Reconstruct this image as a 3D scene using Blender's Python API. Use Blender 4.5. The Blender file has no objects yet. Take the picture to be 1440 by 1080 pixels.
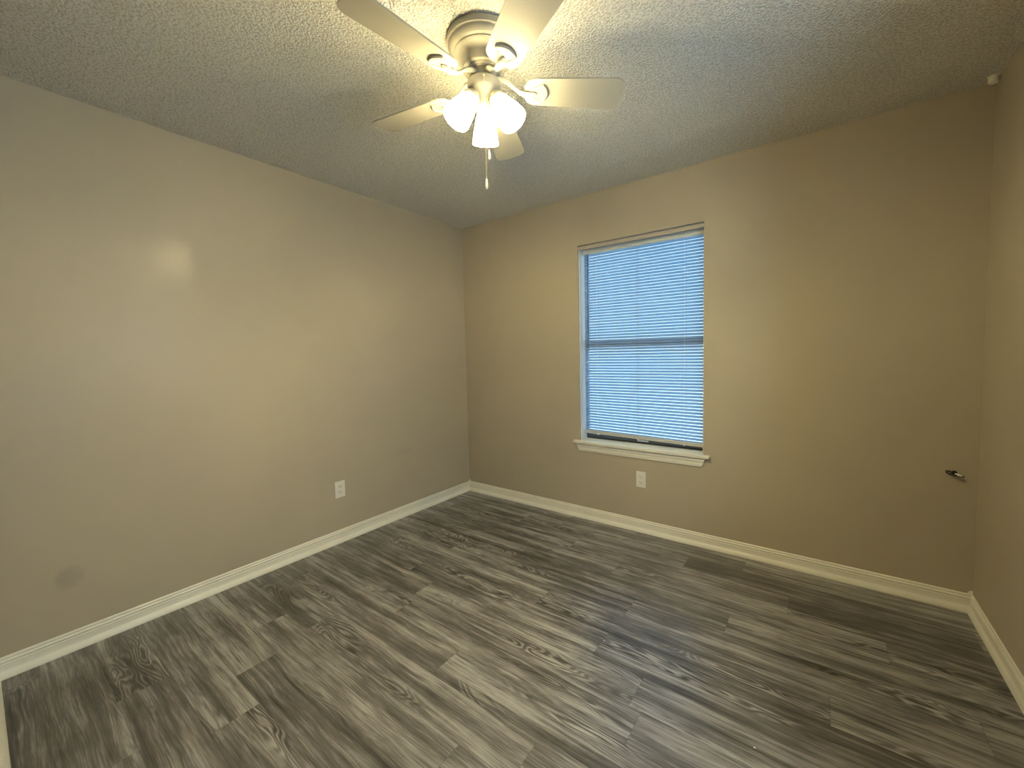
import bpy, bmesh, math, random
from mathutils import Vector, Matrix
random.seed(7)
S = bpy.context.scene
COL = S.collection
PI = math.pi

# ------------------------------------------------------------------ camera
cam = bpy.data.cameras.new('camera'); camo = bpy.data.objects.new('camera', cam); COL.objects.link(camo)
RX = Vector((0.8152846, 0.5786889, -0.0207389)); DN = Vector((0.0178956, -0.0609775, -0.9979787)); FW = Vector((-0.5787838, 0.8132656, -0.0600699))
m = Matrix((RX, -DN, -FW)).transposed().to_4x4(); m.translation = (2.69984, -2.72122, 1.27677)
camo.matrix_world = m
cam.sensor_fit = 'HORIZONTAL'; cam.sensor_width = 36.0
cam.lens = 567.628 / 1440 * 36.0
cam.shift_x = -29.406 / 1440; cam.shift_y = -7.585 / 1440
cam.clip_start = 0.01
S.camera = camo

# ------------------------------------------------------------------ world (overcast daylight outside), exposure
w = bpy.data.worlds.new('daylight'); S.world = w; w.use_nodes = True
wn = w.node_tree.nodes; wn.clear()
bg = wn.new('ShaderNodeBackground'); wo = wn.new('ShaderNodeOutputWorld')
bg.inputs['Color'].default_value = (0.66, 0.81, 0.93, 1); bg.inputs['Strength'].default_value = 7.4
w.node_tree.links.new(bg.outputs[0], wo.inputs[0])
S.view_settings.view_transform = 'Standard'; S.view_settings.look = 'None'
S.view_settings.gamma = 1.0; S.view_settings.use_curve_mapping = False
S.view_settings.exposure = 0.26

SHADE_GLOW = 68.0          # frosted glass of the fan lamps
BULB_W = 24.0              # each bulb inside its shade
LAMP_RGB = (1.0, 0.835, 0.42)

W, D, H = 3.315, 2.733, 2.44
WX0, WX1, WZ0, WZ1 = 1.199, 2.0975, 0.588, 2.076     # window opening in the back wall
DX0, DX1, DZ = 2.25, 3.07, 2.04                       # doorway in the near wall (the camera looks in through it)
R0, R1, RZ0, RZ1 = -2.35, -1.25, 0.80, 2.06             # unseen window added in the right wall for its cool fill light
FX, FY = 1.660, -1.535                                # fan axis

# ------------------------------------------------------------------ materials
def mat(name):
    mt = bpy.data.materials.new(name); mt.use_nodes = True
    return mt, mt.node_tree, mt.node_tree.nodes['Principled BSDF']
def simple(name, rgb, rough=0.5, metal=0.0, spec=0.5):
    mt, nt, b = mat(name)
    b.inputs['Base Color'].default_value = (*rgb, 1); b.inputs['Roughness'].default_value = rough
    b.inputs['Metallic'].default_value = metal; b.inputs['Specular IOR Level'].default_value = spec
    return mt
class NT:
    def __init__(s, nt): s.nt = nt
    def node(s, t, **kw):
        n = s.nt.nodes.new(t)
        for k, v in kw.items(): setattr(n, k, v)
        return n
    def link(s, a, b): s.nt.links.new(a, b)
    def put(s, inp, v):
        if hasattr(v, 'is_output') or isinstance(v, bpy.types.NodeSocket): s.link(v, inp)
        else: inp.default_value = v
    def math(s, op, a, b=0.0, c=None, clamp=False):
        n = s.node('ShaderNodeMath', operation=op, use_clamp=clamp)
        s.put(n.inputs[0], a); s.put(n.inputs[1], b)
        if c is not None: s.put(n.inputs[2], c)
        return n.outputs[0]
    def sep(s, v):
        n = s.node('ShaderNodeSeparateXYZ'); s.link(v, n.inputs[0]); return n.outputs
    def comb(s, x, y, z=0.0):
        n = s.node('ShaderNodeCombineXYZ'); s.put(n.inputs[0], x); s.put(n.inputs[1], y); s.put(n.inputs[2], z); return n.outputs[0]
    def noise(s, vec, scale=1.0, detail=3.0, rough=0.5, dist=0.0):
        n = s.node('ShaderNodeTexNoise'); s.link(vec, n.inputs['Vector'])
        n.inputs['Scale'].default_value = scale; n.inputs['Detail'].default_value = detail
        n.inputs['Roughness'].default_value = rough; n.inputs['Distortion'].default_value = dist
        return n.outputs[0]
    def ramp(s, f, stops):
        n = s.node('ShaderNodeValToRGB'); s.put(n.inputs[0], f); e = n.color_ramp.elements
        while len(e) < len(stops): e.new(0.5)
        for el, (p, c) in zip(e, stops): el.position = p; el.color = (*c, 1) if len(c) == 3 else c
        return n.outputs[0]
    def maprange(s, v, a, b, c=0.0, d=1.0, smooth=True):
        n = s.node('ShaderNodeMapRange'); n.interpolation_type = 'SMOOTHSTEP' if smooth else 'LINEAR'
        s.put(n.inputs[0], v)
        for i, q in enumerate((a, b, c, d)): s.put(n.inputs[i+1], q)
        return n.outputs[0]
    def mix(s, f, a, b, mode='MIX'):
        n = s.node('ShaderNodeMix', data_type='RGBA', blend_type=mode)
        s.put(n.inputs[0], f); s.put(n.inputs[6], a); s.put(n.inputs[7], b); return n.outputs[2]
    def coord(s): return s.node('ShaderNodeTexCoord').outputs['Object']
    def bump(s, h, strength=1.0, distance=0.01, normal=None):
        n = s.node('ShaderNodeBump'); n.inputs['Strength'].default_value = strength; n.inputs['Distance'].default_value = distance
        s.link(h, n.inputs['Height'])
        if normal is not None: s.link(normal, n.inputs['Normal'])
        return n.outputs[0]

WALL_RGB = (0.430, 0.375, 0.290)
def wall_material(name, patch=False):
    mt, nt, b = mat(name); g = NT(nt); co = g.coord()
    tone = g.noise(co, 1.3, 3, 0.55)
    c = g.mix(g.maprange(tone, 0.3, 0.7), (*[v*0.965 for v in WALL_RGB], 1), (*[v*1.03 for v in WALL_RGB], 1))
    rough = g.maprange(g.noise(co, 2.1, 2), 0.3, 0.7, 0.42, 0.52)
    peel = g.noise(co, 130, 2, 0.5)
    if patch:
        x, y, z = g.sep(co)
        n1 = g.math('MULTIPLY', g.math('SUBTRACT', g.noise(co, 14, 3), 0.5), 0.05)
        yy = g.math('ADD', y, n1); zz = g.math('ADD', z, n1)
        m1 = g.maprange(yy, -1.985, -2.012); m1b = g.maprange(yy, -2.24, -2.06)
        m2 = g.maprange(zz, 1.905, 1.89); m2b = g.maprange(zz, 1.60, 1.74)
        pm = g.math('MULTIPLY', g.math('MULTIPLY', m1, m1b), g.math('MULTIPLY', m2, m2b))
        rough = g.math('SUBTRACT', rough, g.math('MULTIPLY', pm, 0.11))
        c = g.mix(g.math('MULTIPLY', pm, 0.10), c, (0.62, 0.55, 0.43, 1))  # lighter colour paints part of the lamp's highlight onto the glossy patch
        # two soft darker spots low on the wall
        def dark_spot(cy, cz, ry, rz):
            a = g.math('DIVIDE', g.math('SUBTRACT', y, cy), ry); d = g.math('DIVIDE', g.math('SUBTRACT', z, cz), rz)
            r = g.math('ADD', g.math('ADD', g.math('MULTIPLY', a, a), g.math('MULTIPLY', d, d)), g.math('MULTIPLY', g.math('SUBTRACT', g.noise(co, 9, 3), 0.5), 1.6))
            return g.maprange(r, 1.1, 0.1)
        s1 = dark_spot(-2.508, 0.325, 0.055, 0.06); s2 = dark_spot(-0.72, 0.52, 0.10, 0.045)
        c = g.mix(g.math('MULTIPLY', s1, 0.32), c, (0.21, 0.18, 0.155, 1))
        c = g.mix(g.math('MULTIPLY', s2, 0.14), c, (0.25, 0.20, 0.15, 1))
    nt.links.new(c, b.inputs['Base Color']); nt.links.new(rough, b.inputs['Roughness'])
    nt.links.new(g.bump(peel, 0.10, 0.002), b.inputs['Normal'])
    b.inputs['Specular IOR Level'].default_value = 0.5
    return mt
M_WALL = wall_material('wall_paint'); M_WALL_PATCH = wall_material('wall_paint_touch_up_highlight', True)

def ceiling_material():
    mt, nt, b = mat('popcorn_ceiling'); g = NT(nt); co = g.coord()
    wp = g.noise(co, 60, 2)
    v = g.node('ShaderNodeTexVoronoi', feature='SMOOTH_F1'); g.link(co, v.inputs['Vector'])
    v.inputs['Scale'].default_value = 92; v.inputs['Smoothness'].default_value = 0.4; v.inputs['Randomness'].default_value = 1.0
    blobs = g.maprange(v.outputs['Distance'], 0.62, 0.1)
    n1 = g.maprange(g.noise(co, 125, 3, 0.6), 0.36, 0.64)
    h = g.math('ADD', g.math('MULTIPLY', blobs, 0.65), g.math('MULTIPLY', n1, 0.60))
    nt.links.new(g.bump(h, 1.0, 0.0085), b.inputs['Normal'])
    pit_shade = g.maprange(h, 0.10, 0.50)
    c = g.mix(pit_shade, (0.72, 0.69, 0.62, 1), (0.93, 0.905, 0.845, 1))  # low parts coloured darker, painting shade into the hollows
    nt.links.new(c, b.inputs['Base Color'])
    b.inputs['Roughness'].default_value = 0.9; b.inputs['Specular IOR Level'].default_value = 0.15
    return mt
M_CEIL = ceiling_material()

def floor_material():
    mt, nt, b = mat('vinyl_plank'); g = NT(nt); co = g.coord(); x, y, z = g.sep(co)
    PW, PL = 0.152, 1.22
    v = g.math('DIVIDE', g.math('ADD', y, 0.0335), PW); row = g.math('FLOOR', v); fv = g.math('SUBTRACT', v, row)
    wn1 = g.node('ShaderNodeTexWhiteNoise', noise_dimensions='1D'); g.link(g.math('ADD', row, 61.0), wn1.inputs['W'])
    u = g.math('ADD', g.math('DIVIDE', x, PL), wn1.outputs['Value']); colm = g.math('FLOOR', u); fu = g.math('SUBTRACT', u, colm)
    wn2 = g.node('ShaderNodeTexWhiteNoise', noise_dimensions='2D'); g.link(g.comb(row, colm), wn2.inputs['Vector'])
    rid = wn2.outputs['Value']
    zz = g.math('MULTIPLY', rid, 37.0)
    # a slow meander makes the streaks run slightly wavy
    yw = g.math('ADD', y, g.math('MULTIPLY', g.math('SUBTRACT', g.noise(g.comb(g.math('MULTIPLY', x, 2.2), g.math('MULTIPLY', y, 5), zz), 1.0, 2), 0.5), 0.035))
    broad = g.noise(g.comb(g.math('MULTIPLY', x, 1.0), g.math('MULTIPLY', yw, 17), zz), 1.0, 3, 0.55)
    mid = g.noise(g.comb(g.math('MULTIPLY', x, 2.4), g.math('MULTIPLY', yw, 62), zz), 1.0, 6, 0.68)
    fine = g.noise(g.comb(g.math('MULTIPLY', x, 9), g.math('MULTIPLY', yw, 240), zz), 1.0, 3, 0.6)
    cloud = g.noise(g.comb(g.math('MULTIPLY', x, 5), g.math('MULTIPLY', y, 9), zz), 1.0, 4, 0.6)
    # cathedral grain: contour lines of a stretched field
    fld = g.noise(g.comb(g.math('MULTIPLY', x, 1.7), g.math('MULTIPLY', y, 10), zz), 1.0, 2, 0.5, 0.4)
    ring = g.math('SINE', g.math('MULTIPLY', fld, 120.0))
    mask = g.maprange(g.noise(g.comb(g.math('MULTIPLY', x, 1.1), g.math('MULTIPLY', y, 8), g.math('ADD', zz, 5.0)), 1.0, 1), 0.54, 0.68)
    grain = g.math('MULTIPLY', g.math('MULTIPLY', ring, mask), 0.085)
    crk = g.noise(g.comb(g.math('MULTIPLY', x, 2.6), g.math('MULTIPLY', yw, 85), g.math('ADD', zz, 11.0)), 1.0, 3, 0.6)
    crack = g.maprange(crk, 0.385, 0.30); pale_streak = g.maprange(crk, 0.62, 0.70)  # thin dark cracks and pale streaks of the grain
    t = g.math('MULTIPLY', broad, 0.48)
    t = g.math('SUBTRACT', t, g.math('MULTIPLY', crack, 0.13)); t = g.math('ADD', t, g.math('MULTIPLY', pale_streak, 0.09))
    t = g.math('ADD', t, g.math('MULTIPLY', mid, 0.46))
    t = g.math('ADD', t, g.math('MULTIPLY', fine, 0.30))
    t = g.math('ADD', t, g.math('MULTIPLY', cloud, 0.22))
    t = g.math('ADD', t, grain)
    t = g.math('ADD', t, g.math('MULTIPLY', g.math('SUBTRACT', rid, 0.82), 0.07))
    c = g.ramp(t, [(0.50, (0.015, 0.013, 0.0115)), (0.595, (0.051, 0.0465, 0.0455)), (0.69, (0.115, 0.108, 0.107)), (0.85, (0.35, 0.34, 0.345))])
    ev = g.math('MINIMUM', fv, g.math('SUBTRACT', 1.0, fv)); eu = g.math('MINIMUM', fu, g.math('SUBTRACT', 1.0, fu))
    seam = g.math('MINIMUM', g.math('MULTIPLY', ev, PW), g.math('MULTIPLY', eu, PL))
    sm = g.maprange(seam, 0.0, 0.0014)
    c = g.mix(g.math('MULTIPLY', g.math('SUBTRACT', 1.0, sm), 0.55), c, (0.018, 0.014, 0.011, 1))
    nt.links.new(c, b.inputs['Base Color'])
    nt.links.new(g.maprange(t, 0.4, 0.9, 0.38, 0.28), b.inputs['Roughness'])
    hgt = g.math('ADD', g.math('MULTIPLY', t, 0.6), g.math('MULTIPLY', sm, 0.5))
    nt.links.new(g.bump(hgt, 0.35, 0.0015), b.inputs['Normal'])
    b.inputs['Specular IOR Level'].default_value = 1.0
    return mt
M_FLOOR = floor_material()

def trim_material():
    mt, nt, b = mat('trim_enamel'); g = NT(nt); co = g.coord()
    c = g.mix(g.maprange(g.noise(co, 5, 4, 0.6), 0.3, 0.7), (0.75, 0.725, 0.645, 1), (0.80, 0.78, 0.70, 1))
    nt.links.new(c, b.inputs['Base Color']); b.inputs['Roughness'].default_value = 0.35
    return mt
M_TRIM = trim_material()
M_FAN = simple('fan_white_enamel', (0.37, 0.345, 0.285), 0.38)
M_BLADE = simple('fan_blade_white', (0.37, 0.345, 0.29), 0.45)
M_PLASTIC = simple('outlet_white_plastic', (0.76, 0.74, 0.70), 0.35)
M_SLOT = simple('outlet_slot_dark', (0.02, 0.018, 0.015), 0.6)
M_BRONZE = simple('window_dark_bronze', (0.03, 0.035, 0.045), 0.4, 0.0)
M_SASH = simple('window_sash_grey', (0.11, 0.13, 0.16), 0.4)
M_ALU = simple('window_frame_white', (0.72, 0.74, 0.75), 0.4)
M_DARK = simple('black_rubber', (0.012, 0.010, 0.009), 0.45)
M_METAL = simple('pale_metal', (0.75, 0.72, 0.68), 0.3, 0.9)
M_CHAIN = simple('chain_brass', (0.62, 0.50, 0.28), 0.35, 0.8)
M_FOB = simple('fob_clear_white', (0.80, 0.76, 0.66), 0.25)
M_RAIL = simple('blind_rail_white', (0.50, 0.50, 0.50), 0.4); M_HRAIL = simple('blind_headrail_white', (0.66, 0.70, 0.68), 0.4)
M_CORD = simple('blind_cord_white', (0.78, 0.78, 0.76), 0.8)
M_CORD_GREY = simple('blind_cord_grey', (0.30, 0.32, 0.36), 0.8)
M_WAND = simple('blind_wand_grey', (0.10, 0.12, 0.22), 0.2)
M_CRUMB = simple('chip_white', (0.85, 0.83, 0.78), 0.6)

def slat_material():
    mt, nt, b = mat('blind_slat'); g = NT(nt)
    b.inputs['Base Color'].default_value = (0.50, 0.52, 0.54, 1); b.inputs['Roughness'].default_value = 0.7; b.inputs['Specular IOR Level'].default_value = 0.2
    tr = g.node('ShaderNodeBsdfTranslucent'); tr.inputs[0].default_value = (0.44, 0.60, 0.76, 1)
    mx = g.node('ShaderNodeMixShader'); mx.inputs[0].default_value = 0.72
    g.link(b.outputs[0], mx.inputs[1]); g.link(tr.outputs[0], mx.inputs[2])
    g.link(mx.outputs[0], nt.nodes['Material Output'].inputs['Surface'])
    return mt
M_SLAT = slat_material()
def glass_material(name, tint):
    mt, nt, b = mat(name); g = NT(nt); nt.nodes.remove(b)
    tr = g.node('ShaderNodeBsdfTransparent'); tr.inputs[0].default_value = (*tint, 1)
    gl = g.node('ShaderNodeBsdfGlossy'); gl.inputs['Roughness'].default_value = 0.15
    fr = g.node('ShaderNodeFresnel'); fr.inputs[0].default_value = 1.15
    mx = g.node('ShaderNodeMixShader'); g.link(fr.outputs[0], mx.inputs[0]); g.link(tr.outputs[0], mx.inputs[1]); g.link(gl.outputs[0], mx.inputs[2])
    g.link(mx.outputs[0], nt.nodes['Material Output'].inputs['Surface'])
    return mt
M_GLASS = glass_material('window_glass', (0.93, 0.96, 0.96)); M_TINT_LOW = glass_material('light_dimming_glass_lower', (0.44, 0.495, 0.515)); M_TINT = glass_material('light_dimming_glass', (0.43, 0.49, 0.51))  # both tints are added to dim the daylight behind the blind
def shade_material():
    mt, nt, b = mat('frosted_lamp_glass'); g = NT(nt)
    x, y, z = g.sep(g.coord())                       # shade is modelled along its own axis, mouth at z = -0.108
    k = g.maprange(z, -0.006, -0.052, 0.012, 1.0)       # the bulb sits low, so the neck of the glass glows less
    b.inputs['Base Color'].default_value = (0.85, 0.83, 0.76, 1); b.inputs['Roughness'].default_value = 0.3
    b.inputs['Emission Color'].default_value = (*LAMP_RGB, 1)
    g.link(g.math('MULTIPLY', k, SHADE_GLOW), b.inputs['Emission Strength'])
    return mt
M_SHADE = shade_material()
def bulb_material():
    mt, nt, b = mat('lit_bulb')
    b.inputs['Emission Color'].default_value = (*LAMP_RGB, 1); b.inputs['Emission Strength'].default_value = 60.0
    return mt
M_BULB = bulb_material()

# ------------------------------------------------------------------ mesh helpers
def obj(name, bm, material, parent=None, smooth=False, angle=None):
    me = bpy.data.meshes.new(name); bmesh.ops.recalc_face_normals(bm, faces=bm.faces[:]); bm.to_mesh(me); bm.free()
    o = bpy.data.objects.new(name, me); COL.objects.link(o); me.materials.append(material)
    if smooth or angle:
        for p in me.polygons: p.use_smooth = True
        if angle:
            bm2 = bmesh.new(); bm2.from_mesh(me)
            for e in bm2.edges:
                if len(e.link_faces) == 2 and e.calc_face_angle(0) > math.radians(angle): e.smooth = False
            bm2.to_mesh(me); bm2.free()
    if parent: o.parent = parent
    return o
def tag(o, label, cat, group=None):
    o['label'] = label; o['category'] = cat
    if group: o['group'] = group
    return o
def empty(name, loc, rotz=0.0):
    o = bpy.data.objects.new(name, None); COL.objects.link(o); o.location = loc; o.rotation_euler = (0, 0, rotz); o.empty_display_size = 0.05
    return o
def structure(o): o['kind'] = 'structure'; return o
def box(bm, x0, y0, z0, x1, y1, z1, bevel=0.0, seg=2):
    r = bmesh.ops.create_cube(bm, size=1.0)
    for v in r['verts']:
        v.co = Vector((x0 + (v.co.x+.5)*(x1-x0), y0 + (v.co.y+.5)*(y1-y0), z0 + (v.co.z+.5)*(z1-z0)))
    if bevel:
        es = list({e for v in r['verts'] for e in v.link_edges})
        bmesh.ops.bevel(bm, geom=es, offset=bevel, segments=seg, profile=0.7, affect='EDGES')
def lathe(bm, prof, seg=48, M=None):
    rings = []
    for r, z in prof:
        if r < 1e-6: rings.append([bm.verts.new((0, 0, z))])
        else: rings.append([bm.verts.new((r*math.cos(2*PI*i/seg), r*math.sin(2*PI*i/seg), z)) for i in range(seg)])
    for a, b in zip(rings, rings[1:]):
        for i in range(seg):
            j = (i+1) % seg
            if len(a) == 1 and len(b) == 1: continue
            if len(a) == 1: bm.faces.new((a[0], b[i], b[j]))
            elif len(b) == 1: bm.faces.new((a[i], a[j], b[0]))
            else: bm.faces.new((a[i], a[j], b[j], b[i]))
    if M is not None: bmesh.ops.transform(bm, matrix=M, verts=[v for r in rings for v in r])
def tube(bm, pts, rad, seg=10, flat=1.0):
    """round bar along pts; rad a number or one per point; flat < 1 squashes it vertically"""
    pts = [Vector(p) for p in pts]; n = len(pts)
    if not hasattr(rad, '__len__'): rad = [rad]*n
    rings = []; up0 = None
    for i, p in enumerate(pts):
        d = (pts[min(i+1, n-1)] - pts[max(i-1, 0)]).normalized()
        ref = Vector((0, 0, 1)) if abs(d.z) < 0.95 else Vector((1, 0, 0))
        s = d.cross(ref).normalized(); u = s.cross(d).normalized()
        if up0 is not None and u.dot(up0) < 0: u = -u; s = -s
        up0 = u
        rings.append([bm.verts.new(p + rad[i]*(math.cos(2*PI*k/seg)*s + math.sin(2*PI*k/seg)*flat*u)) for k in range(seg)])
    for a, b in zip(rings, rings[1:]):
        for k in range(seg): bm.faces.new((a[k], a[(k+1) % seg], b[(k+1) % seg], b[k]))
    bm.faces.new(rings[0]); bm.faces.new(rings[-1])
def sweep(bm, prof, A, B, out, ma=0.0, mb=0.0):
    """profile (t outward, z) swept from A to B; ma / mb shift the ends along the run per unit t (mitres)"""
    A = Vector(A); B = Vector(B); out = Vector(out); d = (B-A).normalized()
    ra = [bm.verts.new(A + out*t + Vector((0, 0, z)) + d*(ma*t)) for t, z in prof]
    rb = [bm.verts.new(B + out*t + Vector((0, 0, z)) - d*(mb*t)) for t, z in prof]
    n = len(prof)
    for i in range(n): bm.faces.new((ra[i], ra[(i+1) % n], rb[(i+1) % n], rb[i]))
    bm.faces.new(ra); bm.faces.new(rb)

# ------------------------------------------------------------------ room shell
HY = -D - 0.12          # hall side of the near wall
HB = HY - 1.15          # far side of the hall
HX0, HX1 = 1.5, 3.9
bm = bmesh.new(); box(bm, -0.12, -D-0.12, -0.1, W+0.12, 0.14, 0.0); box(bm, HX0-.1, HB-.1, -0.1, HX1+.1, HY, 0.0); structure(obj('floor', bm, M_FLOOR))
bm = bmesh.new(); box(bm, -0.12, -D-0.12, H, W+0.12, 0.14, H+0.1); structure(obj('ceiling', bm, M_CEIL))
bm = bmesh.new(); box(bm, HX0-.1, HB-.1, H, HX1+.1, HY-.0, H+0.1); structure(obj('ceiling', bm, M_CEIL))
bm = bmesh.new(); box(bm, -0.12, -D, 0, 0, 0, H); structure(obj('wall_left', bm, M_WALL_PATCH))
def holed_wall(bm, x0, x1, z0, z1, hx0, hx1, hz0, hz1, y0, y1):
    xs = [x0, hx0, hx1, x1]; zs = [z0, hz0, hz1, z1]
    front = {}; back = {}
    for i, x in enumerate(xs):
        for k, z in enumerate(zs):
            front[i, k] = bm.verts.new((x, y0, z)); back[i, k] = bm.verts.new((x, y1, z))
    for i in range(3):
        for k in range(3):
            if (i, k) == (1, 1): continue
            if zs[k+1] - zs[k] < 1e-6: continue
            bm.faces.new((front[i, k], front[i+1, k], front[i+1, k+1], front[i, k+1]))
            bm.faces.new((back[i, k], back[i, k+1], back[i+1, k+1], back[i+1, k]))
    ring = [(1, 1), (2, 1), (2, 2), (1, 2)]
    for a, b in zip(ring, ring[1:] + ring[:1]): bm.faces.new((front[a], front[b], back[b], back[a]))
    out = [(0, 0), (1, 0), (2, 0), (3, 0), (3, 1), (3, 2), (3, 3), (2, 3), (1, 3), (0, 3), (0, 2), (0, 1)]
    for a, b in zip(out, out[1:] + out[:1]): bm.faces.new((front[a], back[a], back[b], front[b]))
bm = bmesh.new(); holed_wall(bm, -0.12, W+0.12, 0, H, WX0, WX1, WZ0, WZ1+0.006, 0.0, 0.14); structure(obj('wall_back', bm, M_WALL))
bm = bmesh.new(); holed_wall(bm, -D, 0.0, 0, H, R0, R1, RZ0, RZ1, -W, -W-0.12)
bmesh.ops.transform(bm, matrix=Matrix(((0, -1, 0, 0), (1, 0, 0, 0), (0, 0, 1, 0), (0, 0, 0, 1))), verts=bm.verts); structure(obj('wall_right', bm, M_WALL))
bm = bmesh.new()
box(bm, -0.12, HY, 0, DX0, -D, H); box(bm, DX1, HY, 0, W+0.12, -D, H); box(bm, DX0, HY, DZ, DX1, -D, H)
structure(obj('wall_near', bm, M_WALL))
bm = bmesh.new(); box(bm, HX0-.1, HB-.1, 0, HX1+.1, HB, H); structure(obj('wall_hall_far', bm, M_WALL))
bm = bmesh.new(); box(bm, HX0-.1, HB, 0, HX0, HY, H); structure(obj('wall_hall_left', bm, M_WALL))
bm = bmesh.new(); box(bm, HX1, HB, 0, HX1+.1, HY, H); box(bm, W+0.12, HY, 0, HX1, HY+0.1, H); structure(obj('wall_hall_right', bm, M_WALL))

BASE = [(0, 0), (0.0200, 0), (0.0200, 0.004), (0.0185, 0.010), (0.0125, 0.0255), (0.0095, 0.0285), (0.0085, 0.032), (0.0080, 0.052), (0.0082, 0.0575),
        (0.0060, 0.0595), (0.0062, 0.0625), (0.0092, 0.0655), (0.0100, 0.0685), (0.0085, 0.072), (0.0048, 0.0745), (0.0048, 0.0765), (0.0066, 0.079), (0.0062, 0.084), (0.0020, 0.088), (0, 0.088)]
def base(name, A, B, out, ma, mb):
    bm = bmesh.new(); sweep(bm, BASE, A, B, out, ma, mb); return structure(obj(name, bm, M_TRIM, angle=30))
base('baseboard_left', (0, -D, 0), (0, 0, 0), (1, 0, 0), 1, 1)
base('baseboard_back', (0, 0, 0), (W, 0, 0), (0, -1, 0), 1, 1)
base('baseboard_right', (W, 0, 0), (W, -D, 0), (-1, 0, 0), 1, 1)
base('baseboard_near', (DX0-0.06, -D, 0), (0, -D, 0), (0, 1, 0), 0, 1)
# torn slivers of trim standing up in the two back corners
bm = bmesh.new()
vs = [bm.verts.new(c) for c in ((0.001, -0.016, 0.086), (0.016, -0.001, 0.086), (0.001, -0.001, 0.086), (0.004, -0.006, 0.104), (0.008, -0.002, 0.103), (0.001, -0.001, 0.108))]
for f in ((0, 1, 4, 3), (1, 2, 5, 4), (2, 0, 3, 5), (3, 4, 5), (0, 2, 1)): bm.faces.new([vs[i] for i in f])
structure(obj('trim_1', bm, M_TRIM))
bm = bmesh.new()
vs = [bm.verts.new((W+x, y, z)) for x, y, z in ((-0.024, -0.001, 0.084), (-0.001, -0.018, 0.084), (-0.001, -0.001, 0.084), (-0.012, -0.003, 0.103), (-0.003, -0.008, 0.106), (-0.001, -0.001, 0.107))]
for f in ((0, 1, 4, 3), (1, 2, 5, 4), (2, 0, 3, 5), (3, 4, 5), (0, 2, 1)): bm.faces.new([vs[i] for i in f])
structure(obj('trim_2', bm, M_TRIM))
# door jamb lining of the doorway
bm = bmesh.new()
box(bm, DX0, HY, 0, DX0+0.018, -D, DZ); box(bm, DX1-0.018, HY, 0, DX1, -D, DZ); box(bm, DX0+0.018, HY, DZ-0.018, DX1-0.018, -D, DZ)
structure(obj('trim_3', bm, M_TRIM))

# ------------------------------------------------------------------ window_1
win = structure(empty('window_1', (0, 0, 0)))
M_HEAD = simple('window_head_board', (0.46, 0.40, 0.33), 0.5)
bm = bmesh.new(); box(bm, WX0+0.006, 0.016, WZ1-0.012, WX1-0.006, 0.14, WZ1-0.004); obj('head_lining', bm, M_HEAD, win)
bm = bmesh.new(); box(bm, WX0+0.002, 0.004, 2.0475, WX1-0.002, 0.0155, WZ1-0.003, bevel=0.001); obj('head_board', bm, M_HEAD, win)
for x0, x1 in ((WX0, WX0+0.006), (WX1-0.006, WX1)):
    bm = bmesh.new(); box(bm, x0, 0.016, 0.608, x1, 0.14, WZ1-0.004); obj('side_lining', bm, M_ALU, win)
# stool (inner sill board) with rounded nose and horns, and the moulded apron below it
bm = bmesh.new()
NX0, NX1 = 1.152, 2.140
box(bm, WX0+0.001, -0.001, 0.588, WX1-0.001, 0.14, 0.608)
box(bm, NX0, -0.030, 0.588, NX1, -0.0005, 0.608, bevel=0.006, seg=3)
obj('sill_board', bm, M_TRIM, win, angle=40)
APR = [(0, 0), (0.007, 0), (0.008, 0.010), (0.010, 0.022), (0.009, 0.024), (0.011, 0.030), (0.015, 0.044), (0.014, 0.046), (0.018, 0.053), (0.022, 0.060), (0, 0.060)]
bm = bmesh.new(); A = Vector((1.196, -0.0005, 0.528)); B = Vector((2.086, -0.0005, 0.528)); out = Vector((0, -1, 0)); d = Vector((1, 0, 0))
k = 0.30
ra = [bm.verts.new(A + out*t + Vector((0, 0, z)) - d*(k*z + t*0.5)) for t, z in APR]; rb = [bm.verts.new(B + out*t + Vector((0, 0, z)) + d*(k*z + t*0.5)) for t, z in APR]
for i in range(len(APR)):
    j = (i+1) % len(APR); bm.faces.new((ra[i], ra[j], rb[j], rb[i]))
bm.faces.new(ra); bm.faces.new(rb)
obj('apron', bm, M_TRIM, win, angle=25)
# window unit: outer frame, two sashes, panes
GX0, GX1, GZ0, GZ1 = WX0+0.0065, WX1-0.0065, 0.6085, WZ1-0.0125
def frame_bm(x0, x1, z0, z1, y0, y1, wd, top=None, bot=None):
    bm = bmesh.new(); top = top or wd; bot = bot or wd
    box(bm, x0, y0, z0, x0+wd, y1, z1); box(bm, x1-wd, y0, z0, x1, y1, z1)
    box(bm, x0+wd, y0, z0, x1-wd, y1, z0+bot); box(bm, x0+wd, y0, z1-top, x1-wd, y1, z1)
    return bm
obj('window_frame', frame_bm(GX0, GX1, GZ0, GZ1, 0.108, 0.139, 0.006, bot=0.012), M_BRONZE, win)
ZM = 1.340
for (z0, z1, y0, y1, bt, tp) in ((ZM-0.022, GZ1-0.0065, 0.1235, 0.1375, 0.045, 0.012), (GZ0+0.0125, ZM+0.022, 0.109, 0.123, 0.023, 0.045)):
    sh = obj('sash', frame_bm(GX0+0.0065, GX1-0.0065, z0, z1, y0, y1, 0.010, tp, bt), M_SASH, win)
    bm = bmesh.new(); box(bm, GX0+0.0155, (y0+y1)/2-0.002, z0+bt-0.002, GX1-0.0155, (y0+y1)/2+0.002, z1-tp+0.002)
    obj('pane', bm, M_TINT if y0 > 0.12 else M_TINT_LOW, sh)
# latch on the lower sash's bottom rail
bm = bmesh.new(); box(bm, 1.62, 0.100, 0.624, 1.70, 0.1095, 0.636, bevel=0.002); obj('lift_tab', bm, M_ALU, win)

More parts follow.
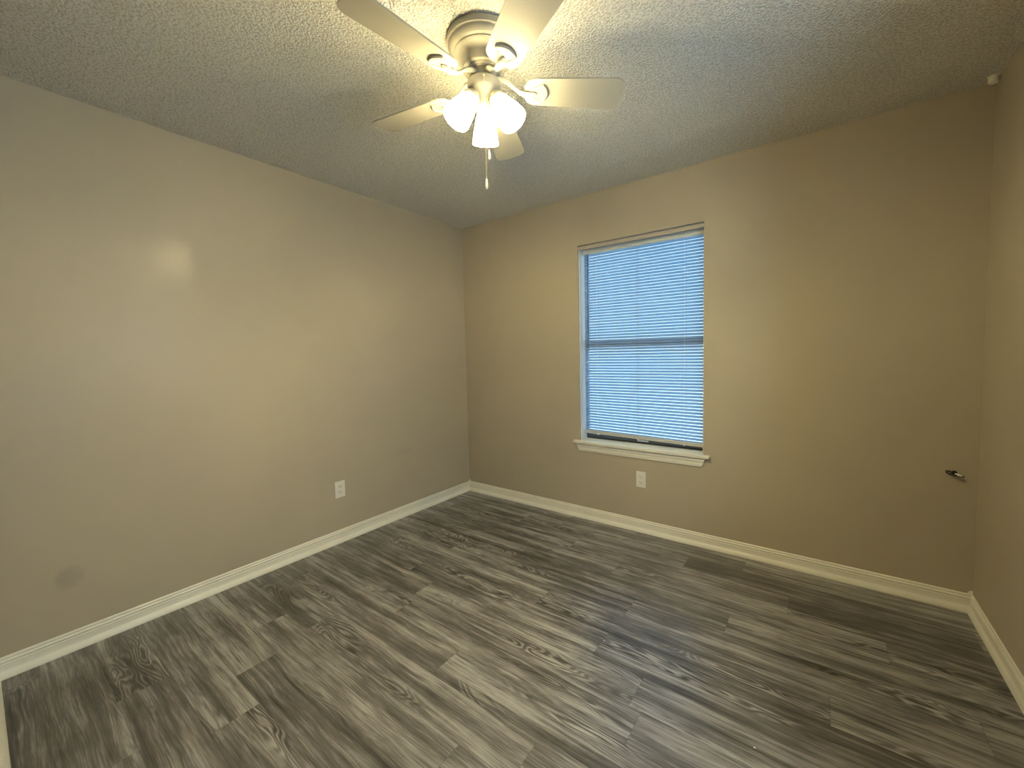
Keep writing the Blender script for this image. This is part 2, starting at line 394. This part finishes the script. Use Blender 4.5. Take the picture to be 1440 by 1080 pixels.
# ------------------------------------------------------------------ fill_window (added in the right wall, out of view, to let in fill daylight)
fill_win = structure(empty('fill_window', (0, 0, 0)))
def turn(bm): bmesh.ops.transform(bm, matrix=Matrix(((0, -1, 0, 0), (1, 0, 0, 0), (0, 0, 1, 0), (0, 0, 0, 1))), verts=bm.verts); return bm
obj('window_frame', turn(frame_bm(R0+0.001, R1-0.001, RZ0+0.001, RZ1-0.001, -W-0.115, -W-0.075, 0.035)), M_ALU, fill_win)
zc = (RZ0+RZ1)/2
for z0, z1, yo in ((RZ0+0.037, zc+0.02, -W-0.093), (zc-0.02, RZ1-0.037, -W-0.112)):
    sh = obj('sash', turn(frame_bm(R0+0.037, R1-0.037, z0, z1, yo, yo+0.016, 0.035)), M_ALU, fill_win)
    bm = bmesh.new(); box(bm, R0+0.070, yo+0.006, z0+0.033, R1-0.070, yo+0.010, z1-0.033); obj('pane', turn(bm), M_GLASS, sh)

# ------------------------------------------------------------------ window blind
BX0, BX1, BY = 1.2135, 2.0865, 0.076
bl = empty('window_blind', (0, 0, 0)); tag(bl, 'closed white mini blind hanging in the window, glowing blue with daylight', 'blind')
bm = bmesh.new(); box(bm, BX0, BY-0.014, 2.023, BX1, BY+0.014, 2.0575, bevel=0.002); obj('head_rail', bm, M_HRAIL, bl, angle=40)
PITCH = 0.0208; ZTOP = 2.013; TILT = math.radians(80)
def slat_mesh():
    bm = bmesh.new(); n = 6; wd = 0.0180; th = 0.0005; L0, L1 = BX0+0.002, BX1-0.002
    top = []; bot = []
    for i in range(n+1):
        s = (i/n - 0.5)*wd; crown = 0.0022*(1 - (2*s/wd)**2)
        # room-side edge (negative y) is up, closed towards the glass
        for lst, off in ((top, th/2), (bot, -th/2)):
            a, b = s, crown + off
            y = -a*math.cos(TILT) - b*math.sin(TILT); z = a*math.sin(TILT) - b*math.cos(TILT)
            lst.append([bm.verts.new((L0, y, z)), bm.verts.new((L1, y, z))])
    for lst in (top, bot):
        for p, q in zip(lst, lst[1:]): bm.faces.new((p[0], p[1], q[1], q[0]))
    for k in (0, n): bm.faces.new((top[k][0], top[k][1], bot[k][1], bot[k][0]))
    for e in (0, 1): bm.faces.new([v[e] for v in top] + [v[e] for v in bot[::-1]])
    return bm
s0 = obj('slat', slat_mesh(), M_SLAT, bl, angle=40)
NS = 65; zb_l, zb_r = 0.682, 0.664           # the bottom rail hangs a little lower on the right
def slant(z): return (zb_r - zb_l) * max(0.0, (1.0 - (z - zb_l)/0.35))
for i in range(NS):
    o = s0 if i == 0 else s0.copy()
    if i: COL.objects.link(o); o.parent = bl
    z = ZTOP - i*PITCH
    dz = slant(z)
    o.location = (0, BY, z + dz*0.5)
    a = math.atan2(dz, BX1-BX0); o.rotation_euler = (random.uniform(-.03, .03), -a, 0)
    o.location.z += math.tan(a) * -(BX0+BX1)/2
bm = bmesh.new()
box(bm, -0.436, BY-0.012, -0.012, 0.436, BY+0.012, 0.012, bevel=0.003)
br = obj('bottom_rail', bm, M_RAIL, bl, angle=40); br.location = (1.65, 0, 0.6605); br.rotation_euler = (0, math.atan2(0.018, 0.873), 0)
for x in (1.322, 1.637, 1.962):
    bm = bmesh.new()
    for yy in (BY-0.0125, BY+0.0125): tube(bm, [(x, yy, 2.034), (x, yy, 1.4), (x, yy, 0.66 - (x-1.65)*0.02)], 0.0009, 6)
    obj('ladder_cord', bm, M_CORD if x != 1.637 else M_CORD_GREY, bl)
    bm = bmesh.new(); box(bm, x-0.006, BY-0.0145, 0.6445-(x-1.65)*0.02, x+0.006, BY-0.002, 0.6515-(x-1.65)*0.02, bevel=0.001); obj('cord_button', bm, M_CORD, bl)
bm = bmesh.new(); tube(bm, [(1.254, BY-0.022, 2.022), (1.2535, BY-0.023, 1.66), (1.2525, BY-0.024, 1.312)], 0.0032, 8)
wd_ = obj('tilt_wand', bm, M_WAND, bl, smooth=True)
bm = bmesh.new(); tube(bm, [(1.254, BY-0.012, 2.042), (1.254, BY-0.020, 2.040), (1.254, BY-0.023, 2.030), (1.254, BY-0.022, 2.020)], 0.002, 8); obj('wand_hook', bm, M_CORD, wd_, smooth=True)

# ------------------------------------------------------------------ wall outlets
def outlet(loc, rotz, label):
    t = empty('wall_outlet', loc, rotz); tag(t, label, 'outlet', 'wall outlets')
    bm = bmesh.new(); box(bm, -0.035, -0.006, -0.0565, 0.035, 0, 0.0565, bevel=0.003, seg=3); obj('cover_plate', bm, M_PLASTIC, t, angle=40)
    for cz in (0.0195, -0.0195):
        bm = bmesh.new()
        lathe(bm, [(0.0, 0.0082), (0.0158, 0.0082), (0.0168, 0.0072), (0.0168, 0.004), (0, 0.004)], 32, Matrix.Translation((0, 0, cz)) @ Matrix.Rotation(PI/2, 4, 'X'))
        for v in bm.verts: v.co.z = cz + max(-0.0135, min(0.0135, v.co.z - cz))
        s = obj('socket', bm, M_PLASTIC, t, angle=40)
        for x, hh in ((-0.0063, 0.0042), (0.0063, 0.0034)):
            bm = bmesh.new(); box(bm, x-0.0013, -0.0087, cz+0.0035-hh, x+0.0013, -0.0080, cz+0.0035+hh); obj('slot', bm, M_SLOT, s)
        bm = bmesh.new(); lathe(bm, [(0, 0.0087), (0.0026, 0.0087), (0.0026, 0.0080), (0, 0.0080)], 16, Matrix.Translation((0, 0, cz-0.0065)) @ Matrix.Rotation(PI/2, 4, 'X')); obj('ground_hole', bm, M_SLOT, s)
    bm = bmesh.new(); lathe(bm, [(0, 0.0072), (0.003, 0.0068), (0.0034, 0.0055), (0, 0.0055)], 16, Matrix.Rotation(PI/2, 4, 'X')); obj('screw', bm, M_METAL, t, smooth=True)
    return t
outlet((1.6845, 0, 0.3773), 0, 'white duplex wall outlet on the back wall below the window')
outlet((0, -1.2656, 0.371), PI/2, 'white duplex wall outlet low on the long left wall')

# ------------------------------------------------------------------ ceiling fan
fan = empty('ceiling_fan', (FX, FY, H)); tag(fan, 'white five-blade ceiling fan with three lit frosted glass shades', 'ceiling fan')
def Z(z): return z - H
bm = bmesh.new()
lathe(bm, [(0, Z(2.4395)), (0.122, Z(2.4395)), (0.122, Z(2.435)), (0.1310, Z(2.435)), (0.1325, Z(2.432)), (0.1325, Z(2.416)), (0.1315, Z(2.413)), (0.1280, Z(2.4115)), (0.1265, Z(2.409)),
           (0.1265, Z(2.405)), (0.1240, Z(2.398)), (0.1180, Z(2.391)), (0.1140, Z(2.3885)), (0.1080, Z(2.3875)), (0.1065, Z(2.386)), (0.1070, Z(2.383)), (0.1040, Z(2.380)),
           (0.0960, Z(2.377)), (0.0880, Z(2.373)), (0.0830, Z(2.368)), (0.0800, Z(2.362)), (0.0790, Z(2.345)), (0.0785, Z(2.333)), (0.0765, Z(2.330)), (0.0640, Z(2.330)), (0.0630, Z(2.326)), (0.0560, Z(2.325)), (0.0545, Z(2.322)), (0, Z(2.322))], 72)
obj('motor_housing', bm, M_FAN, fan, angle=38)
bm = bmesh.new(); lathe(bm, [(0, Z(2.3225)), (0.046, Z(2.3225)), (0.048, Z(2.320)), (0.048, Z(2.300)), (0.042, Z(2.296)), (0.034, Z(2.296)), (0.034, Z(2.289)), (0, Z(2.289))], 48)
obj('rotor_hub', bm, M_FAN, fan, angle=38)
bm = bmesh.new()
lathe(bm, [(0, Z(2.2888)), (0.060, Z(2.2888)), (0.0620, Z(2.287)), (0.0620, Z(2.260)), (0.0605, Z(2.254)), (0.0560, Z(2.247)), (0.0470, Z(2.238)), (0.0390, Z(2.229)), (0.0345, Z(2.219)), (0.0325, Z(2.208)),
           (0.0320, Z(2.196)), (0.0290, Z(2.188)), (0.0200, Z(2.181)), (0.0100, Z(2.178)), (0.0070, Z(2.172)), (0, Z(2.170))], 56)
obj('switch_housing', bm, M_FAN, fan, angle=38)

BZ = 2.262; PITCHB = math.radians(-12)
def blade_outline():
    r0, r1, w0, w1 = 0.150, 0.525, 0.118, 0.142
    pts = []
    for i in range(13):                       # rounded root
        a = PI/2 + PI*i/12
        ex = 0.75
        ca, sa = math.cos(a), math.sin(a)
        pts.append((r0 + 0.055 + 0.055*math.copysign(abs(ca)**ex, ca), (w0/2)*math.copysign(abs(sa)**ex, sa)))
    c = 0.034
    for i in range(9):                        # lower tip corner
        a = -PI/2 + (PI/2)*i/8
        pts.append((r1 - c + c*math.cos(a), -w1/2 + c + c*math.sin(a)))
    for i in range(9):
        a = (PI/2)*i/8
        pts.append((r1 - c + c*math.cos(a), w1/2 - c + c*math.sin(a)))
    return pts
def prism(bm, pts, z0, z1, f=lambda v: v):
    a = [bm.verts.new(f(Vector((x, y, z0)))) for x, y in pts]; b = [bm.verts.new(f(Vector((x, y, z1)))) for x, y in pts]
    n = len(pts)
    for i in range(n): bm.faces.new((a[i], a[(i+1) % n], b[(i+1) % n], b[i]))
    bm.faces.new(a); bm.faces.new(b)
RP = Matrix.Rotation(PITCHB, 4, 'X')
def plate_outline(s=1.0):
    # shield-shaped foot of the blade iron: narrow at the arm, wide curved outer edge
    p = [(0.166, -0.014), (0.185, -0.022), (0.210, -0.036), (0.221, -0.039)]
    for i in range(1, 10):
        y = -0.039 + 0.078*i/10; p.append((0.221 + 0.017*(1-(y/0.039)**2), y))
    p += [(0.221, 0.039), (0.210, 0.036), (0.185, 0.022), (0.166, 0.014)]
    cx = 0.202
    return [((x-cx)*s + cx, y*s) for x, y in p]
def build_blade(az):
    R = Matrix.Rotation(az, 4, 'Z')
    T = Matrix.Translation((0, 0, Z(BZ)))
    bm = bmesh.new(); prism(bm, blade_outline(), 0.0, 0.0055)
    bmesh.ops.bevel(bm, geom=[e for e in bm.edges if abs(e.verts[0].co.z - e.verts[1].co.z) < 1e-6], offset=0.0015, segments=2, affect='EDGES')
    bmesh.ops.transform(bm, matrix=R @ T @ RP, verts=bm.verts)
    b = obj('blade', bm, M_BLADE, fan, angle=35)
    bm = bmesh.new()
    prism(bm, plate_outline(), -0.0045, -0.0003)
    # raised rim along the curved outer edge and the arm's tongue on the plate
    out = plate_outline()[3:14]
    tube(bm, [(x-0.003, y*0.95, -0.005) for x, y in out], 0.0032, 8)
    for sgn in (-1, 1): tube(bm, [(0.219, sgn*0.0365, -0.005), (0.205, sgn*0.031, -0.005), (0.186, sgn*0.020, -0.005), (0.170, sgn*0.012, -0.005)], 0.0022, 8)
    bmesh.ops.transform(bm, matrix=T @ RP, verts=bm.verts)
    tube(bm, [(0.046, 0, Z(2.306)), (0.070, 0, Z(2.304)), (0.094, 0, Z(2.292)), (0.116, 0, Z(2.272)), (0.136, 0, Z(2.258)), (0.160, 0, Z(2.252)), (0.185, 0, Z(2.253)), (0.196, 0, Z(2.256))],
         [0.015, 0.0135, 0.0115, 0.0105, 0.0115, 0.014, 0.0125, 0.006], 12, flat=0.55)
    for sx, sy in ((0.205, -0.018), (0.205, 0.018), (0.222, 0.0)):
        mm = T @ RP @ Matrix.Translation((sx, sy, -0.0045)) @ Matrix.Rotation(PI, 4, 'X')
        lathe(bm, [(0, 0.0016), (0.0026, 0.0012), (0.0036, 0.0), (0, -0.0005)], 12, mm)
    bmesh.ops.transform(bm, matrix=R, verts=bm.verts)
    obj('blade_iron', bm, M_FAN, fan, angle=40)
for k in range(5): build_blade(math.radians((-94.5, -29, 40, 117, 189)[k]))

# light kit: three arms, holders and bell shades
AZC = math.atan2(camo.location.y - FY, camo.location.x - FX)
TL = math.radians(35); RN, ZN = 0.056, 2.216
SH = [(0.0300, 0.0), (0.0312, -0.006), (0.0335, -0.016), (0.0370, -0.030), (0.0415, -0.048), (0.0455, -0.066), (0.0485, -0.084), (0.0508, -0.100), (0.0515, -0.108)]
for az in (AZC + PI, AZC + PI/3, AZC - PI/3):
    N = Matrix.Translation((RN*math.cos(az), RN*math.sin(az), Z(ZN))) @ Matrix.Rotation(az, 4, 'Z') @ Matrix.Rotation(-TL, 4, 'Y')
    bm = bmesh.new()
    p0 = Vector((0.024*math.cos(az), 0.024*math.sin(az), Z(2.222))); p2 = N @ Vector((0, 0, 0.020))
    p1 = (p0 + p2)/2 + Vector((0, 0, 0.006))
    tube(bm, [p0, p1, p2], 0.012, 14); obj('lamp_arm', bm, M_FAN, fan, smooth=True)
    bm = bmesh.new(); lathe(bm, [(0, 0.026), (0.016, 0.026), (0.023, 0.023), (0.0265, 0.016), (0.0275, 0.006), (0.0330, 0.004), (0.0338, 0.0015), (0.0330, -0.001), (0.0285, -0.001), (0.012, -0.001), (0.012, -0.034), (0, -0.034)], 40)
    hd = obj('lamp_holder', bm, M_FAN, fan, angle=38); hd.matrix_local = N
    bm = bmesh.new()
    inner = [(r-0.0028, z) for r, z in SH[::-1]]
    lathe(bm, [(0.0272, -0.0012)] + [(r, z-0.0012) for r, z in SH] + [(0.0502, -0.1100)] + inner[:-1] + [(0.0272, -0.0012)], 56)
    sd = obj('lamp_shade', bm, M_SHADE, fan, smooth=True); sd.matrix_local = N
    bm = bmesh.new(); lathe(bm, [(0, -0.036), (0.011, -0.036), (0.0125, -0.039), (0.0170, -0.043), (0.0190, -0.048), (0.0170, -0.053), (0.0110, -0.057), (0, -0.058)], 32)
    bb = obj('bulb', bm, M_BULB, sd, smooth=True)
    L = bpy.data.lights.new('bulb_light', 'POINT'); L.energy = BULB_W; L.color = LAMP_RGB; L.shadow_soft_size = 0.012
    lo = bpy.data.objects.new('bulb_light', L); COL.objects.link(lo); lo.parent = bb; lo.location = (0, 0, -0.073)

# pull chains
def chain(x, y, z0, z1, fob_len, name='pull_chain'):
    bm = bmesh.new(); n = int((z0-z1)/0.0042)
    for i in range(n):
        z = z0 - (i+0.5)*(z0-z1)/n
        bmesh.ops.create_icosphere(bm, subdivisions=1, radius=0.0015, matrix=Matrix.Translation((x, y, Z(z))))
    tube(bm, [(x, y, Z(z0)), (x, y, Z(z1))], 0.0005, 5)
    bmesh.ops.create_icosphere(bm, subdivisions=2, radius=0.0042, matrix=Matrix.Translation((x, y, Z(z0))))
    c = obj(name, bm, M_CHAIN, fan)
    bm = bmesh.new(); lathe(bm, [(0, 0), (0.0022, -0.001), (0.0026, -0.007), (0.0040, -fob_len*0.45), (0.0046, -fob_len*0.75), (0.0034, -fob_len*0.95), (0, -fob_len)], 14, Matrix.Translation((x, y, Z(z1))))
    obj('chain_fob', bm, M_FOB, c, smooth=True)
ca, sa = math.cos(AZC), math.sin(AZC)
chain(0.064*ca, 0.064*sa, 2.279, 1.915, 0.038)
chain(0.037*ca + 0.010, 0.037*sa + 0.008, 2.216, 2.030, 0.036)

# ------------------------------------------------------------------ small things
# cut cable stub sticking out of the back wall near the right corner
cb = empty('cable_stub', (3.236, 0, 0.667)); tag(cb, 'short curled black cable stub with pale tip sticking out of the back wall', 'cable')
bm = bmesh.new(); tube(bm, [(-0.006, 0.002, 0.0), (-0.006, -0.010, 0.0), (-0.012, -0.020, 0.005), (-0.024, -0.022, 0.010), (-0.032, -0.016, 0.008), (-0.030, -0.012, 0.001), (-0.018, -0.018, -0.005), (-0.004, -0.026, -0.006), (0.004, -0.03, -0.003)],
                        [0.005, 0.005, 0.0042, 0.0036, 0.003, 0.003, 0.0042, 0.0055, 0.0055], 10)
obj('cable', bm, M_DARK, cb, smooth=True)
bm = bmesh.new(); lathe(bm, [(0, 0), (0.0085, 0.0), (0.0105, 0.003), (0.0105, 0.012), (0.008, 0.015), (0, 0.015)], 20, Matrix.Translation((-0.003, -0.010, 0.003)) @ Matrix.Rotation(PI/2, 4, 'X')); obj('collar', bm, M_DARK, cb, angle=40)
bm = bmesh.new(); tube(bm, [(-0.002, -0.027, 0.001), (0.008, -0.034, -0.001), (0.020, -0.040, -0.004)], [0.0038, 0.0040, 0.0030], 10); obj('tip', bm, M_CRUMB, cb, smooth=True)['label'] = 'pale bare tip'
bm = bmesh.new(); tube(bm, [(0.020, -0.040, -0.004), (0.026, -0.043, -0.0055)], [0.0036, 0.0028], 10); obj('end_cap', bm, M_DARK, cb, smooth=True)

# small white cap where ceiling and the two walls meet
bm = bmesh.new()
lathe(bm, [(0, 0), (0.014, 0.0), (0.017, 0.003), (0.017, 0.022), (0.0195, 0.024), (0.0195, 0.028), (0, 0.028)], 24, Matrix.Translation((W-0.0215, -0.058, H-0.0285)))
tag(obj('corner_sensor', bm, M_TRIM, angle=40), 'small round white sensor in the right corner under the ceiling', 'sensor')

# tiny crumb of paint on the floor
bm = bmesh.new(); bmesh.ops.create_icosphere(bm, subdivisions=1, radius=0.0035, matrix=Matrix.Translation((2.551, -1.3276, 0.0018)) @ Matrix.Diagonal((1.2, 0.8, 0.5, 1)))
for v in bm.verts: v.co += Vector((random.uniform(-1, 1), random.uniform(-1, 1), 0))*0.0006
tag(obj('paint_chip', bm, M_CRUMB), 'tiny white chip lying on the dark plank floor', 'chip')
